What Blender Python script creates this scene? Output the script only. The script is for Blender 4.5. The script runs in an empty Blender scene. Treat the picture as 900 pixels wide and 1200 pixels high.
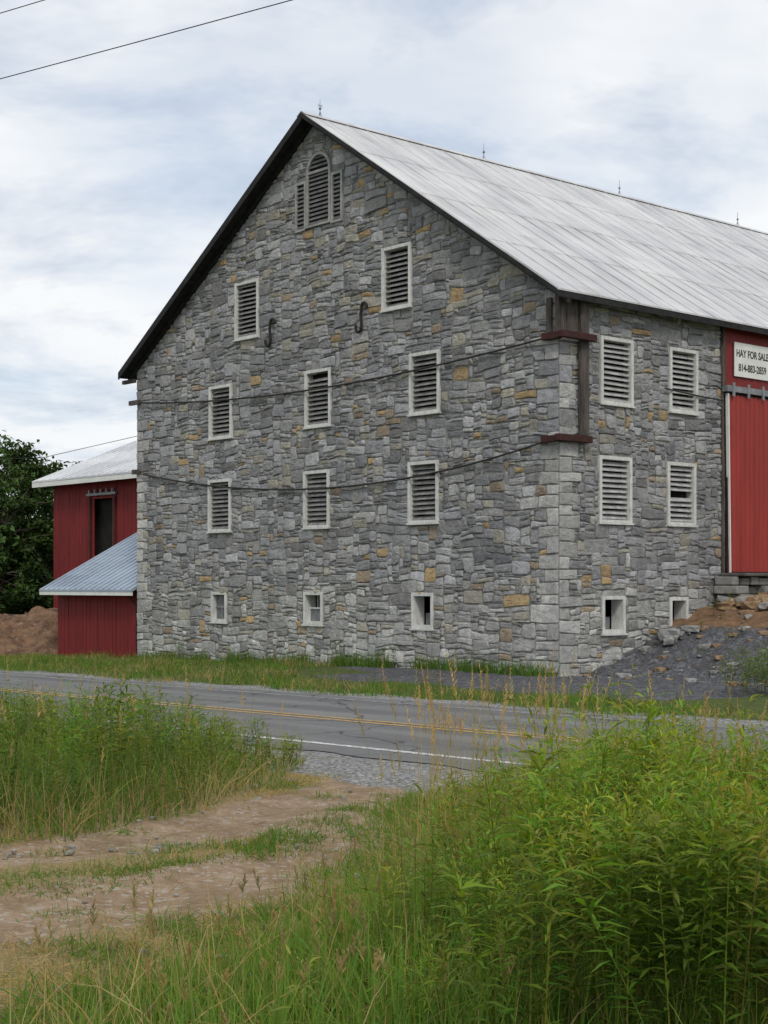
import bpy, math, random
import numpy as np
from mathutils import Vector, Matrix, noise as mnoise
random.seed(7); rng=np.random.default_rng(7)
scene=bpy.context.scene
COL=scene.collection
# ---------------------------------------------------------------- frames
CX,CY=3.417,30.0
G=np.array([-.664,.748]); S=np.array([.748,.664])
BANG=math.atan2(.664,.748)
RANG=math.atan2(-.694,.72)
def sm(x,a=0.,b=1.):
    t=np.clip((x-a)/(b-a),0,1); return t*t*(3-2*t)
def bl(q,t): # barn local -> world
    return (CX+q*S[0]+t*G[0], CY+q*S[1]+t*G[1])
# ---------------------------------------------------------------- helpers
def empty(name,loc=(0,0,0),rot=0):
    e=bpy.data.objects.new(name,None); e.location=loc; e.rotation_euler=(0,0,rot); e.empty_display_size=.5
    COL.objects.link(e); return e
class MB:
    def __init__(s): s.v=[]; s.f=[]; s.c=[]
    def add(s,vs,fs,col=None):
        o=len(s.v); s.v+= [tuple(p) for p in vs]; s.f+=[tuple(i+o for i in f) for f in fs]
        if col is not None: s.c+=[col]*len(vs)
    def hexa(s,p,col=None):
        s.add(p,[(0,3,2,1),(4,5,6,7),(0,1,5,4),(1,2,6,5),(2,3,7,6),(3,0,4,7)],col)
    def box(s,P,a0,a1,z0,z1,n0,n1,col=None):
        s.hexa([P(a0,z0,n0),P(a1,z0,n0),P(a1,z0,n1),P(a0,z0,n1),P(a0,z1,n0),P(a1,z1,n0),P(a1,z1,n1),P(a0,z1,n1)],col)
    def cone(s,p0,p1,r0,r1,n=8,col=None):
        p0=Vector(p0);p1=Vector(p1);d=(p1-p0).normalized()
        u=d.orthogonal().normalized();w=d.cross(u)
        vs=[];fs=[]
        for p,r in((p0,r0),(p1,r1)):
            for i in range(n):
                a=2*math.pi*i/n; vs.append(p+u*math.cos(a)*r+w*math.sin(a)*r)
        for i in range(n): fs.append((i,(i+1)%n,n+(i+1)%n,n+i))
        fs.append(tuple(range(n))[::-1]); fs.append(tuple(range(n,2*n)))
        s.add(vs,fs,col)
    def obj(s,name,mat,parent=None,recalc=True,bevel=0,smooth=False):
        me=bpy.data.meshes.new(name); me.from_pydata(s.v,[],s.f)
        if s.c and len(s.c)==len(s.v):
            at=me.attributes.new('Col','FLOAT_COLOR','POINT')
            at.data.foreach_set('color',np.array([(c[0],c[1],c[2],1) for c in s.c],dtype=np.float32).ravel())
        if recalc:
            import bmesh
            bm=bmesh.new(); bm.from_mesh(me); bmesh.ops.recalc_face_normals(bm,faces=bm.faces); bm.to_mesh(me); bm.free()
        if smooth: me.polygons.foreach_set('use_smooth',[True]*len(me.polygons))
        me.materials.append(mat); me.update()
        o=bpy.data.objects.new(name,me); COL.objects.link(o)
        if parent: o.parent=parent
        if bevel:
            m=o.modifiers.new('b','BEVEL'); m.width=bevel; m.segments=2; m.limit_method='ANGLE'
        return o
def np_mesh(name,V,Q,C,mat,parent=None):
    me=bpy.data.meshes.new(name)
    V=np.ascontiguousarray(V,dtype=np.float32); Q=np.ascontiguousarray(Q,dtype=np.int32)
    me.vertices.add(len(V)); me.vertices.foreach_set('co',V.ravel())
    me.loops.add(Q.size); me.loops.foreach_set('vertex_index',Q.ravel())
    me.polygons.add(len(Q)); me.polygons.foreach_set('loop_start',np.arange(0,Q.size,Q.shape[1],dtype=np.int32))
    me.update(calc_edges=True)
    if C is not None:
        at=me.attributes.new('Col','FLOAT_COLOR','POINT')
        C4=np.ones((len(V),4),dtype=np.float32); C4[:,:3]=C; at.data.foreach_set('color',C4.ravel())
    me.materials.append(mat)
    o=bpy.data.objects.new(name,me); COL.objects.link(o)
    if parent:o.parent=parent
    return o
# ---------------------------------------------------------------- material helpers
def nm(name):
    m=bpy.data.materials.new(name); m.use_nodes=True; nt=m.node_tree
    b=nt.nodes['Principled BSDF']; return m,nt,b
def N(nt,t,**k):
    n=nt.nodes.new(t)
    for a,v in k.items(): setattr(n,a,v)
    return n
def noise(nt,vec,scale,detail=4,rough=.6,dist=0):
    n=N(nt,'ShaderNodeTexNoise'); n.inputs['Scale'].default_value=scale; n.inputs['Detail'].default_value=min(detail,5)
    n.inputs['Roughness'].default_value=rough; n.inputs['Distortion'].default_value=dist
    if vec is not None: nt.links.new(vec,n.inputs['Vector'])
    return n.outputs['Fac']
def ramp(nt,fac,stops):
    r=N(nt,'ShaderNodeValToRGB'); e=r.color_ramp.elements
    while len(e)<len(stops): e.new(.5)
    for i,(p,c) in enumerate(stops):
        e[i].position=p; e[i].color=(*c,1) if len(c)==3 else c
    nt.links.new(fac,r.inputs['Fac']); return r.outputs['Color']
def mix(nt,fac,a,b,blend='MIX'):
    m=N(nt,'ShaderNodeMix',data_type='RGBA',blend_type=blend)
    for sck,v in((m.inputs[0],fac),(m.inputs[6],a),(m.inputs[7],b)):
        if isinstance(v,(int,float)): sck.default_value=v
        elif isinstance(v,tuple): sck.default_value=(*v,1)
        else: nt.links.new(v,sck)
    return m.outputs[2]
def math_(nt,op,a,b=0.,clamp=False):
    m=N(nt,'ShaderNodeMath',operation=op); m.use_clamp=clamp
    for i,v in enumerate((a,b)):
        if isinstance(v,(int,float)): m.inputs[i].default_value=v
        else: nt.links.new(v,m.inputs[i])
    return m.outputs[0]
def coords(nt,scale=(1,1,1)):
    t=N(nt,'ShaderNodeTexCoord'); mp=N(nt,'ShaderNodeMapping'); mp.inputs['Scale'].default_value=scale
    nt.links.new(t.outputs['Object'],mp.inputs['Vector']); return mp.outputs['Vector']
def bump(nt,b,h,strength=.3,dist=.02):
    n=N(nt,'ShaderNodeBump'); n.inputs['Strength'].default_value=strength; n.inputs['Distance'].default_value=dist
    nt.links.new(h,n.inputs['Height']); nt.links.new(n.outputs['Normal'],b.inputs['Normal'])
def wm(name,c1,c2,scale=4,rough=.8,bmp=.25,bscale=40,stretch=(1,1,1),lo=.35,hi=.65,c3=None,metal=0,spec=.3):
    m,nt,b=nm(name); v=coords(nt,stretch)
    f=noise(nt,v,scale,5,.65)
    col=ramp(nt,f,[(lo,c1),(hi,c2)])
    if c3:
        f2=noise(nt,v,scale*2.7,5,.75,.3); col=mix(nt,ramp(nt,f2,[(.56,(0,0,0)),(.66,(1,1,1))]),col,c3)
    nt.links.new(col,b.inputs['Base Color']); b.inputs['Roughness'].default_value=rough; b.inputs['Metallic'].default_value=metal
    b.inputs['Specular IOR Level'].default_value=spec
    bump(nt,b,noise(nt,v,bscale,3),bmp,.01); return m
# ---------------------------------------------------------------- materials
def stone_mat():
    m,nt,b=nm('limestone'); v=coords(nt)
    at=N(nt,'ShaderNodeAttribute',attribute_name='Col')
    f=noise(nt,v,8,5,.78); c=mix(nt,1.,at.outputs['Color'],ramp(nt,f,[(.3,(.68,.68,.69)),(.5,(1,1,1)),(.70,(1.34,1.33,1.29))]),'MULTIPLY')
    f2=noise(nt,v,36,4,.7); c=mix(nt,ramp(nt,f2,[(.58,(0,0,0)),(.72,(.6,.6,.6))]),c,(.52,.515,.49))
    f4=noise(nt,v,22,4,.7,.4); c=mix(nt,ramp(nt,f4,[(.59,(0,0,0)),(.69,(.6,.6,.6))]),c,(.085,.085,.085))
    sv=coords(nt,(1.2,1.2,.18)); f3=noise(nt,sv,1.3,3,.6)
    c=mix(nt,1.,c,ramp(nt,f3,[(.35,(.84,.845,.86)),(.65,(1.10,1.10,1.08))]),'MULTIPLY')
    nt.links.new(c,b.inputs['Base Color']); b.inputs['Roughness'].default_value=.92; b.inputs['Specular IOR Level'].default_value=.2
    bump(nt,b,noise(nt,v,16,5,.8),.9,.035); return m
M_stone=stone_mat()
M_mortar=wm('mortar',(.12,.118,.11),(.34,.33,.31),3.5,.95,.8,30,c3=(.08,.08,.08))
M_trim=wm('weathered_white_paint',(.50,.50,.47),(.66,.66,.63),8,.75,.3,60,(1,1,.4),c3=(.27,.255,.23))
M_slat=wm('louver_wood',(.15,.15,.145),(.29,.285,.27),5,.85,.3,50,(1,1,1),c3=(.10,.095,.09))
M_slatw=wm('louver_white',(.28,.28,.275),(.48,.48,.46),5,.8,.3,50,c3=(.17,.16,.15))
M_dark=wm('dark_interior',(.008,.008,.008),(.02,.018,.016),3,1,.1)
M_fascia=wm('tarred_wood',(.010,.010,.011),(.03,.029,.028),6,.85,.4,30,(1,1,1))
M_oldwood=wm('dark_old_timber',(.04,.034,.031),(.12,.10,.088),6,.85,.6,30,(2,2,.3),c3=(.07,.035,.03))
M_redwood=wm('red_beam_paint',(.03,.014,.012),(.07,.021,.017),6,.85,.5,30,c3=(.05,.035,.03))
M_red=wm('red_barn_boards',(.14,.012,.013),(.21,.019,.020),2.2,.7,.3,40,(3,3,.35),c3=(.10,.014,.014))
M_redmetal=wm('red_sheet_metal',(.25,.026,.020),(.34,.038,.028),1.5,.5,.05,60,(2,2,.3),spec=.35,c3=(.22,.03,.024))
M_rustiron=wm('iron',(.012,.011,.010),(.03,.026,.024),10,.7,.3,60)
M_cable=wm('steel_cable',(.015,.015,.015),(.04,.038,.035),10,.6,.1)
M_galv=wm('galvanised_rail',(.16,.17,.18),(.30,.31,.32),5,.5,.2,metal=.4)
M_signw=wm('sign_white',(.66,.66,.63),(.76,.76,.73),3,.5,.05)
M_signt=wm('sign_letter',(.02,.02,.02),(.04,.04,.04),3,.6,.05)
M_glass=wm('dusty_glass',(.10,.11,.12),(.2,.21,.22),5,.15,.1,spec=.6)
def roof_mat(name,base,dark,rust,amt=.75):
    m,nt,b=nm(name); v=coords(nt)
    c=ramp(nt,noise(nt,v,.8,4,.6),[(.35,dark),(.62,base)])
    v2=coords(nt,(3.2,.22,.22)); f=noise(nt,v2,2.2,5,.7,.3)
    c=mix(nt,ramp(nt,f,[(.50,(0,0,0)),(.72,(amt,amt,amt))]),c,rust)
    sp=N(nt,'ShaderNodeSeparateXYZ'); nt.links.new(v,sp.inputs[0])
    fl=math_(nt,'FLOOR',math_(nt,'DIVIDE',sp.outputs[0],.62)); fy=math_(nt,'FLOOR',math_(nt,'DIVIDE',sp.outputs[1],2.3))
    cb=N(nt,'ShaderNodeCombineXYZ'); nt.links.new(fl,cb.inputs[0]); nt.links.new(fy,cb.inputs[1])
    wn=N(nt,'ShaderNodeTexWhiteNoise'); nt.links.new(cb.outputs[0],wn.inputs['Vector'])
    c=mix(nt,1.,c,ramp(nt,wn.outputs['Value'],[(0,(.84,.84,.86)),(1,(1.06,1.06,1.05))]),'MULTIPLY')
    nt.links.new(c,b.inputs['Base Color']); b.inputs['Roughness'].default_value=.5; b.inputs['Metallic'].default_value=.1
    w=N(nt,'ShaderNodeTexWave',bands_direction='X'); w.inputs['Scale'].default_value=3.0; nt.links.new(v,w.inputs['Vector'])
    bump(nt,b,math_(nt,'ADD',w.outputs['Fac'],noise(nt,v,3,3)),.25,.02); return m
M_roof=roof_mat('galvanised_roof',(.66,.655,.645),(.54,.54,.545),(.33,.285,.255),.65)
M_roof2=roof_mat('white_metal_roof',(.70,.71,.72),(.60,.61,.63),(.5,.5,.5))
M_roof3=roof_mat('blue_grey_metal_roof',(.36,.43,.51),(.28,.34,.41),(.22,.25,.29))
def leaf_mat(name,trans=.35):
    m,nt,b=nm(name); at=N(nt,'ShaderNodeAttribute',attribute_name='Col')
    nt.links.new(at.outputs['Color'],b.inputs['Base Color']); b.inputs['Roughness'].default_value=.6
    b.inputs['Specular IOR Level'].default_value=.12
    tr=N(nt,'ShaderNodeBsdfTranslucent'); c=mix(nt,1.,at.outputs['Color'],(1.35,1.35,.6),'MULTIPLY'); nt.links.new(c,tr.inputs['Color'])
    ms=N(nt,'ShaderNodeMixShader'); ms.inputs[0].default_value=trans
    nt.links.new(b.outputs[0],ms.inputs[1]); nt.links.new(tr.outputs[0],ms.inputs[2])
    nt.links.new(ms.outputs[0],nt.nodes['Material Output'].inputs['Surface']); return m
M_leaf=leaf_mat('leaf',.4); M_tree=leaf_mat('tree_leaf',.2)
M_bark=wm('bark',(.05,.04,.03),(.12,.10,.08),6,.9,.8,20,(1,1,.3))
# ---------------------------------------------------------------- terrain
def pdist(x,y,pts):
    d=np.full(np.shape(x),1e9)
    for (x0,y0),(x1,y1) in zip(pts[:-1],pts[1:]):
        dx,dy=x1-x0,y1-y0; t=np.clip(((x-x0)*dx+(y-y0)*dy)/(dx*dx+dy*dy),0,1)
        d=np.minimum(d,np.hypot(x-x0-t*dx,y-y0-t*dy))
    return d
TR1=[(-14,5.2),(-6,8.3),(-2.4,9.6),(-1.47,10.4),(-.77,11.4),(-.14,13.0),(.6,15.5)]
TR2=[(-14,2.6),(-5,6.2),(-1.94,7.75),(-1.18,8.45),(-.36,9.4),(-.02,11.0),(.45,13.2),(1.0,15.2)]
MED=[(-14,3.9),(-5.5,7.2),(-1.87,8.65),(-1.07,9.55),(-.40,10.7),(-.15,11.6)]
def hbase(x,y):
    nn=.694*x+.72*y
    t=(x-CX)*G[0]+(y-CY)*G[1]; q=(x-CX)*S[0]+(y-CY)*S[1]
    z=-.02*np.clip(t-5,0,30)*sm(nn,17.6,21)
    z=z+.10*(1-sm(nn,8.5,11.0))
    w=-t
    fade=(1-sm(w,9,15))*sm(w,-3,-1)
    m=1.42*sm(q,.3,5.6)+.55*sm(q,6.3,7.6)
    z=z+m*fade*(1-sm(q,30,50))
    tr=np.minimum(pdist(x,y,TR1),pdist(x,y,TR2))
    z=z-.035*(1-sm(tr,.15,.5))*(1-sm(nn,9,10.5))
    return z
def hgt(x,y):
    x=np.asarray(x,dtype=float);y=np.asarray(y,dtype=float)
    return hbase(x,y)
def axis(lo,hi,step,far):
    a=list(np.arange(lo,hi,step)); s=step
    v=a[-1]
    while v<far: s*=1.35; v+=s; a.append(v)
    s=step; v=a[0]
    while v>-far: s*=1.35; v-=s; a.insert(0,v)
    return np.array(a)
ax=axis(-13,14,.13,2500); ay=axis(3.5,36,.13,2500)
XX,YY=np.meshgrid(ax,ay); ZZ=hgt(XX,YY)
NN=.694*XX+.72*YY
offroad=np.clip(sm(NN,17.5,18.3)+(1-sm(NN,10.3,11.1)),0,1)
QQ=(XX-CX)*S[0]+(YY-CY)*S[1]; TT=(XX-CX)*G[0]+(YY-CY)*G[1]
bankm=sm(QQ,-.9,.6)*(1-sm(TT,.5,1.5))*(1-sm(-TT,5.5,7.5))
nz=np.zeros_like(ZZ)
near=(np.abs(XX)<40)&(YY<60)&(YY>-5)
idx=np.argwhere(near)
for i,j in idx:
    p=Vector((XX[i,j],YY[i,j],0))
    nz[i,j]=.05*mnoise.noise(p*.7)+.022*mnoise.noise(p*2.6)+.012*mnoise.noise(p*6)+ ((.12*mnoise.noise(p*1.7)+.05*mnoise.noise(p*4.2))*bankm[i,j] if bankm[i,j]>0 else 0)
ZZ=ZZ+nz*offroad
V=np.stack([XX,YY,ZZ],-1).reshape(-1,3); ny,nx=XX.shape
I=np.arange(nx*ny).reshape(ny,nx)
Q=np.stack([I[:-1,:-1],I[:-1,1:],I[1:,1:],I[1:,:-1]],-1).reshape(-1,4)
d1=pdist(XX,YY,TR1); d2=pdist(XX,YY,TR2); dm=pdist(XX,YY,MED)
dirt=np.maximum(1-sm(d1,.28,.80),1-sm(d2,.30,.90))*(1-sm(NN,10.2,11.2))
gravel=(sm(NN,9.0,10.2)*(1-sm(NN,11.6,12)))*sm(XX,-2.2,-.6)
gravel=np.maximum(gravel,sm(NN,10.6,11.0)*(1-sm(NN,12,12.2)))
gravel=np.maximum(gravel,.85*sm(NN,17.0,17.2)*(1-sm(NN,17.6,18.4)))
bank=np.maximum(sm(QQ,-4.2,-2.9)*(1-sm(TT,2.6,4.6))*(1-sm(-TT,4.5,6.5)), sm(QQ,-2.0,-1.0)*(1-sm(TT,4,7.0))*sm(TT,-1,.5))
straw=(1-sm(np.minimum(dm,np.minimum(d1,d2)),1.1,2.2))*(1-sm(NN,9.3,10.2))
soil=sm(QQ,-.5,.5)*(1-sm(TT,.6,2.2))*(1-sm(-TT,4.5,6.5))*sm(ZZ,.65,1.2)
mk=np.stack([dirt,gravel,bank],-1).reshape(-1,3); mk2=np.stack([straw,soil,soil*0],-1).reshape(-1,3)
m,nt,b=nm('ground_soil_and_grass'); v=coords(nt)
a1=N(nt,'ShaderNodeAttribute',attribute_name='Col'); a2=N(nt,'ShaderNodeAttribute',attribute_name='Col2')
s1=N(nt,'ShaderNodeSeparateColor'); s2=N(nt,'ShaderNodeSeparateColor'); nt.links.new(a1.outputs['Color'],s1.inputs[0]); nt.links.new(a2.outputs['Color'],s2.inputs[0])
nzf=noise(nt,v,2.3,5,.7); nzs=noise(nt,v,7,5,.7)
def msk(ch,k=1.1,n=nzf):
    f=math_(nt,'ADD',ch,math_(nt,'MULTIPLY',math_(nt,'SUBTRACT',n,.5),k))
    return ramp(nt,f,[(.38,(0,0,0)),(.58,(1,1,1))])
grassc=ramp(nt,nzs,[(.3,(.055,.08,.022)),(.6,(.11,.135,.045)),(.75,(.21,.185,.09))])
vor=N(nt,'ShaderNodeTexVoronoi'); vor.inputs['Scale'].default_value=34; nt.links.new(v,vor.inputs['Vector'])
vor2=N(nt,'ShaderNodeTexVoronoi'); vor2.inputs['Scale'].default_value=14; nt.links.new(v,vor2.inputs['Vector'])
gs=N(nt,'ShaderNodeSeparateColor'); nt.links.new(vor.outputs['Color'],gs.inputs[0])
gs2=N(nt,'ShaderNodeSeparateColor'); nt.links.new(vor2.outputs['Color'],gs2.inputs[0])
strawc=ramp(nt,noise(nt,coords(nt,(1,3,1)),22,5,.75),[(.3,(.17,.13,.06)),(.55,(.34,.26,.13)),(.75,(.47,.38,.22))])
dirtc=ramp(nt,noise(nt,v,3.5,5,.85),[(.28,(.20,.13,.08)),(.5,(.35,.25,.165)),(.72,(.49,.39,.285))])
dirtc=mix(nt,ramp(nt,gs.outputs[0],[(.88,(0,0,0)),(.92,(.8,.8,.8))]),dirtc,(.45,.40,.34))
dirtc=mix(nt,ramp(nt,noise(nt,v,1.6,5,.75),[(.50,(0,0,0)),(.60,(.5,.5,.5))]),dirtc,(.22,.155,.085))
gravc=ramp(nt,gs.outputs[1],[(0,(.14,.14,.14)),(.6,(.28,.275,.27)),(1,(.48,.47,.45))])
bankc=ramp(nt,gs2.outputs[1],[(0,(.055,.056,.063)),(.7,(.11,.112,.122)),(1,(.25,.25,.26))])
bankc=mix(nt,.5,bankc,ramp(nt,gs.outputs[2],[(0,(.045,.045,.05)),(1,(.20,.20,.21))]))
soilc=ramp(nt,noise(nt,v,4,5,.7),[(.3,(.11,.07,.045)),(.7,(.33,.20,.115))])
c=mix(nt,msk(s2.outputs[0],1.0),grassc,strawc)
c=mix(nt,msk(s1.outputs[0],1.2),c,dirtc)
c=mix(nt,msk(s1.outputs[1],.8,nzs),c,gravc)
c=mix(nt,msk(s1.outputs[2],.7),c,bankc)
c=mix(nt,msk(s2.outputs[1],.9),c,soilc)
nt.links.new(c,b.inputs['Base Color']); b.inputs['Roughness'].default_value=.97; b.inputs['Specular IOR Level'].default_value=.12
bump(nt,b,noise(nt,v,13,5,.8),1.,.045)
M_ground=m
g=np_mesh('ground',V,Q,mk,M_ground)
at=g.data.attributes.new('Col2','FLOAT_COLOR','POINT'); C4=np.ones((len(V),4),dtype=np.float32); C4[:,:3]=mk2; at.data.foreach_set('color',C4.ravel())
g.data.polygons.foreach_set('use_smooth',[True]*len(g.data.polygons))
# ---------------------------------------------------------------- road
def road_mat():
    m,nt,b=nm('worn_asphalt'); v=coords(nt)
    c=ramp(nt,noise(nt,v,90,3,.8),[(.3,(.11,.11,.112)),(.6,(.19,.19,.19)),(.8,(.31,.31,.30))])
    big=noise(nt,coords(nt,(.25,1.6,1)),1.2,5,.6); c=mix(nt,1.,c,ramp(nt,big,[(.32,(.74,.74,.75)),(.68,(1.18,1.16,1.13))]),'MULTIPLY')
    sp=N(nt,'ShaderNodeSeparateXYZ'); nt.links.new(v,sp.inputs[0])
    w=math_(nt,'SINE',math_(nt,'MULTIPLY',math_(nt,'SUBTRACT',sp.outputs[1],11.9),2*math.pi/1.25))
    c=mix(nt,1.,c,ramp(nt,math_(nt,'ADD',math_(nt,'MULTIPLY',w,.5),.5),[(0,(.90,.90,.90)),(1,(1.08,1.08,1.07))]),'MULTIPLY')
    wv=N(nt,'ShaderNodeVectorMath',operation='ADD'); nn_=N(nt,'ShaderNodeTexNoise'); nn_.inputs['Scale'].default_value=1.5; nn_.inputs['Detail'].default_value=4
    nt.links.new(v,nn_.inputs['Vector']); sc=N(nt,'ShaderNodeVectorMath',operation='SCALE'); sc.inputs['Scale'].default_value=.9
    nt.links.new(nn_.outputs['Color'],sc.inputs[0]); nt.links.new(v,wv.inputs[0]); nt.links.new(sc.outputs[0],wv.inputs[1])
    vo=N(nt,'ShaderNodeTexVoronoi',feature='DISTANCE_TO_EDGE'); vo.inputs['Scale'].default_value=.38; nt.links.new(wv.outputs[0],vo.inputs['Vector'])
    c=mix(nt,ramp(nt,vo.outputs['Distance'],[(.004,(1,1,1)),(.010,(0,0,0))]),c,(.06,.06,.062))
    nt.links.new(c,b.inputs['Base Color']); b.inputs['Roughness'].default_value=.85; b.inputs['Specular IOR Level'].default_value=.3
    bump(nt,b,noise(nt,v,120,2,.8),.4,.008); return m
def paint_mat(name,col,lo=.40):
    m,nt,b=nm(name); v=coords(nt)
    f=ramp(nt,noise(nt,v,11,5,.8),[(lo,(0,0,0)),(lo+.16,(1,1,1))])
    c=mix(nt,f,(.18,.18,.18),col); nt.links.new(c,b.inputs['Base Color']); b.inputs['Roughness'].default_value=.7; return m
def strip(name,n0,n1,z,mat,parent,seg=1.0,ragged=0):
    ls=np.concatenate([np.arange(-260,-30,10),np.arange(-30,30,.25 if ragged else seg),np.arange(30,261,10)])
    mb=MB(); k=6
    for l in ls:
        for i in range(k+1):
            nn=n0+(n1-n0)*i/k
            if ragged and i in(0,k): nn+= ragged*mnoise.noise(Vector((l*1.3,i*9,0)))*(1 if abs(l)<30 else 0)
            mb.v.append((l,nn,z))
    for i in range(len(ls)-1):
        for j in range(k):
            o=i*(k+1)+j; mb.f.append((o,o+k+1,o+k+2,o+1))
    return mb.obj(name,mat,parent,recalc=True)
road=empty('road',(0,0,0),RANG)
strip('asphalt',11.35,17.3,.010,road_mat(),road,ragged=.16)
MY=paint_mat('yellow_paint',(.56,.33,.06),.38); MW=paint_mat('white_paint',(.66,.66,.64)); MW2=paint_mat('worn_white_paint',(.42,.42,.41),.46)
strip('centre_line_a',14.12,14.21,.0145,MY,road); strip('centre_line_b',14.36,14.45,.0145,MY,road)
strip('edge_line_near',11.9,12.02,.0145,MW,road); strip('edge_line_far',16.75,16.84,.0145,MW2,road)
# ---------------------------------------------------------------- stone barn
barn=empty('stone_barn',(CX,CY,0),BANG)
Pg=lambda a,z,n:(-n,a,z)
Ps=lambda a,z,n:(a,-n,z)
WG=15.14; RZ=12.68; SL=.658; MID=7.57
def zroof(a): return RZ-SL*abs(a-MID)
def top_g(a): return zroof(a)-.16
def stone_col(a,z,quoin=False):
    r=random.random()
    if quoin and (z<4.6 or r<.4): v=random.uniform(.34,.54); return (v,v*.985,v*.95)
    if r<.020: k=random.uniform(.8,1.1); return (.43*k,.31*k,.17*k)
    if r<.04: k=random.uniform(.7,1.0); return (.36*k,.285*k,.21*k)
    if r<.12: k=random.uniform(.75,1.1); return (.38*k,.355*k,.30*k)
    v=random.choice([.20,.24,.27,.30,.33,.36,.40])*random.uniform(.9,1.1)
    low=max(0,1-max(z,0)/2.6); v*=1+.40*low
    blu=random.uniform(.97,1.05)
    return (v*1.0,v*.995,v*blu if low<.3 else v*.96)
def stones(name,W,z0,z1,P,topf,blocked,qnear=False,qfar=False):
    cw,ch=.074,.050
    nx=int(round(W/cw)); cw=W/nx; nz=int((z1-z0)/ch)
    occ=np.zeros((nx,nz),bool)
    for i in range(nx):
        for j in range(nz):
            if blocked((i+.5)*cw,z0+(j+.5)*ch): occ[i,j]=True
    rects=[]
    def place(i,j,w,h,q=False):
        occ[i:i+w,j:j+h]=True; rects.append((i,j,w,h,q))
    for side in ([0] if qnear else [])+([1] if qfar else []):
        j=0;k=0
        rnd=random.Random(5)
        while j<nz-7:
            h=rnd.choice([4,5,6,7]); w=rnd.choice([7,8,10]) if k%2 else rnd.choice([4,5,6])
            if P is Ps: w=rnd.choice([4,5,6]) if k%2 else rnd.choice([7,8,9])
            i=0 if side==0 else nx-w
            if not occ[i:i+w,j:j+h].any(): place(i,j,w,h,True)
            j+=h;k+=1
    for j in range(nz):
        for i in range(nx):
            if occ[i,j]: continue
            big=random.random()
            if big<.12: w,h=random.randint(5,10),random.randint(4,6)
            elif big<.66: w,h=random.randint(3,8),random.randint(2,4)
            else: w,h=random.randint(2,6),random.choice([1,2,2])
            ww=1
            while ww<w and i+ww<nx and not occ[i+ww,j]: ww+=1
            if i+ww<nx and not occ[i+ww,j] and (i+ww+1>=nx or occ[i+ww+1,j]): ww+=1
            hh=1
            while hh<h and j+hh<nz and not occ[i:i+ww,j+hh].any(): hh+=1
            place(i,j,ww,hh)
    jr=np.random.default_rng(11); JA=jr.uniform(-.036,.036,(nx+1,nz+1)); JZ=jr.uniform(-.021,.021,(nx+1,nz+1))
    JA[0,:]=0;JA[-1,:]=0
    mb=MB()
    def warp(a,z):
        e=min(1,a/.7,(W-a)/.7); e=max(0,e)
        p=Vector((a*.7,z*.7,3.1)); p2=Vector((a*2.1,z*2.6,7.7))
        return (a+e*(.05*mnoise.noise(p)+.03*mnoise.noise(p2)), z+e*(.07*mnoise.noise(p+Vector((9,4,2)))+.05*mnoise.noise(p2+Vector((5,5,5)))))
    for (i,j,w,h,q) in rects:
        a0,a1=i*cw,(i+w)*cw; b0,b1=z0+j*ch,z0+(j+h)*ch
        am=(a0+a1)/2
        if b0>topf(am)+.02: continue
        gp=random.uniform(.004,.011)
        W_,H_=a1-a0-2*gp,b1-b0-2*gp
        mm=min(W_,H_)
        js=0.3 if q else 1.
        cor=[]
        for (ci,cj,sa,sz) in((i,j,1,1),(i+w,j,-1,1),(i+w,j+h,-1,-1),(i,j+h,1,-1)):
            cor.append((ci*cw+JA[ci,cj]*js+sa*gp, z0+cj*ch+JZ[ci,cj]*js*(.55 if h<2 else 1)+sz*gp))
        jt=lambda s=.009: random.uniform(-s,s)
        pts=[]
        for k in range(4):
            p,pn=cor[k],cor[(k+1)%4]; L=math.hypot(pn[0]-p[0],pn[1]-p[1])+1e-6
            ca_=random.uniform(.05,.32 if not q else .12)*mm/L; cb_=random.uniform(.05,.32 if not q else .12)*mm/L
            s_=.5+random.uniform(-.15,.15); nxn,nzn=-(pn[1]-p[1])/L,(pn[0]-p[0])/L; of=jt()*(0.4 if q else 1)
            for f_,o_ in((ca_,0),(s_,of),(1-cb_,0)):
                pts.append((p[0]+(pn[0]-p[0])*f_+nxn*o_,p[1]+(pn[1]-p[1])*f_+nzn*o_))
        pts=[warp(*p) for p in pts]
        pts=[(min(max(p[0],0),W),min(p[1],topf(p[0]))) for p in pts]
        ca=sum(p[0] for p in pts)/12; cz=sum(p[1] for p in pts)/12
        f=random.uniform(.012,.044) if not q else random.uniform(.024,.036)
        ins=min(.016/ (mm/2+1e-6),.5)
        vs=[P(p[0],p[1],-.05) for p in pts]+[P(p[0],p[1],f-.015) for p in pts]
        tx,tz=random.uniform(-.06,.06),random.uniform(-.13,.11)
        for p in pts:
            x=p[0]+(ca-p[0])*ins; z=p[1]+(cz-p[1])*ins
            vs.append(P(x,z,f+random.uniform(-.004,.004)+(x-ca)*tx+(z-cz)*tz))
        for k,p in enumerate(pts):
            x=p[0]+(ca-p[0])*.6; z=p[1]+(cz-p[1])*.6
            vs.append(P(x,z,f+random.uniform(-.003,.012)+(x-ca)*tx+(z-cz)*tz))
        vs.append(P(ca,cz,f+.006))
        fs=[]
        for r in range(3):
            for k in range(12): fs.append((r*12+k,r*12+(k+1)%12,(r+1)*12+(k+1)%12,(r+1)*12+k))
        for k in range(12): fs.append((36+k,36+(k+1)%12,48))
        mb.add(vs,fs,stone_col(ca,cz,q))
    return mb.obj(name,M_stone,barn,recalc=True)
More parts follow.
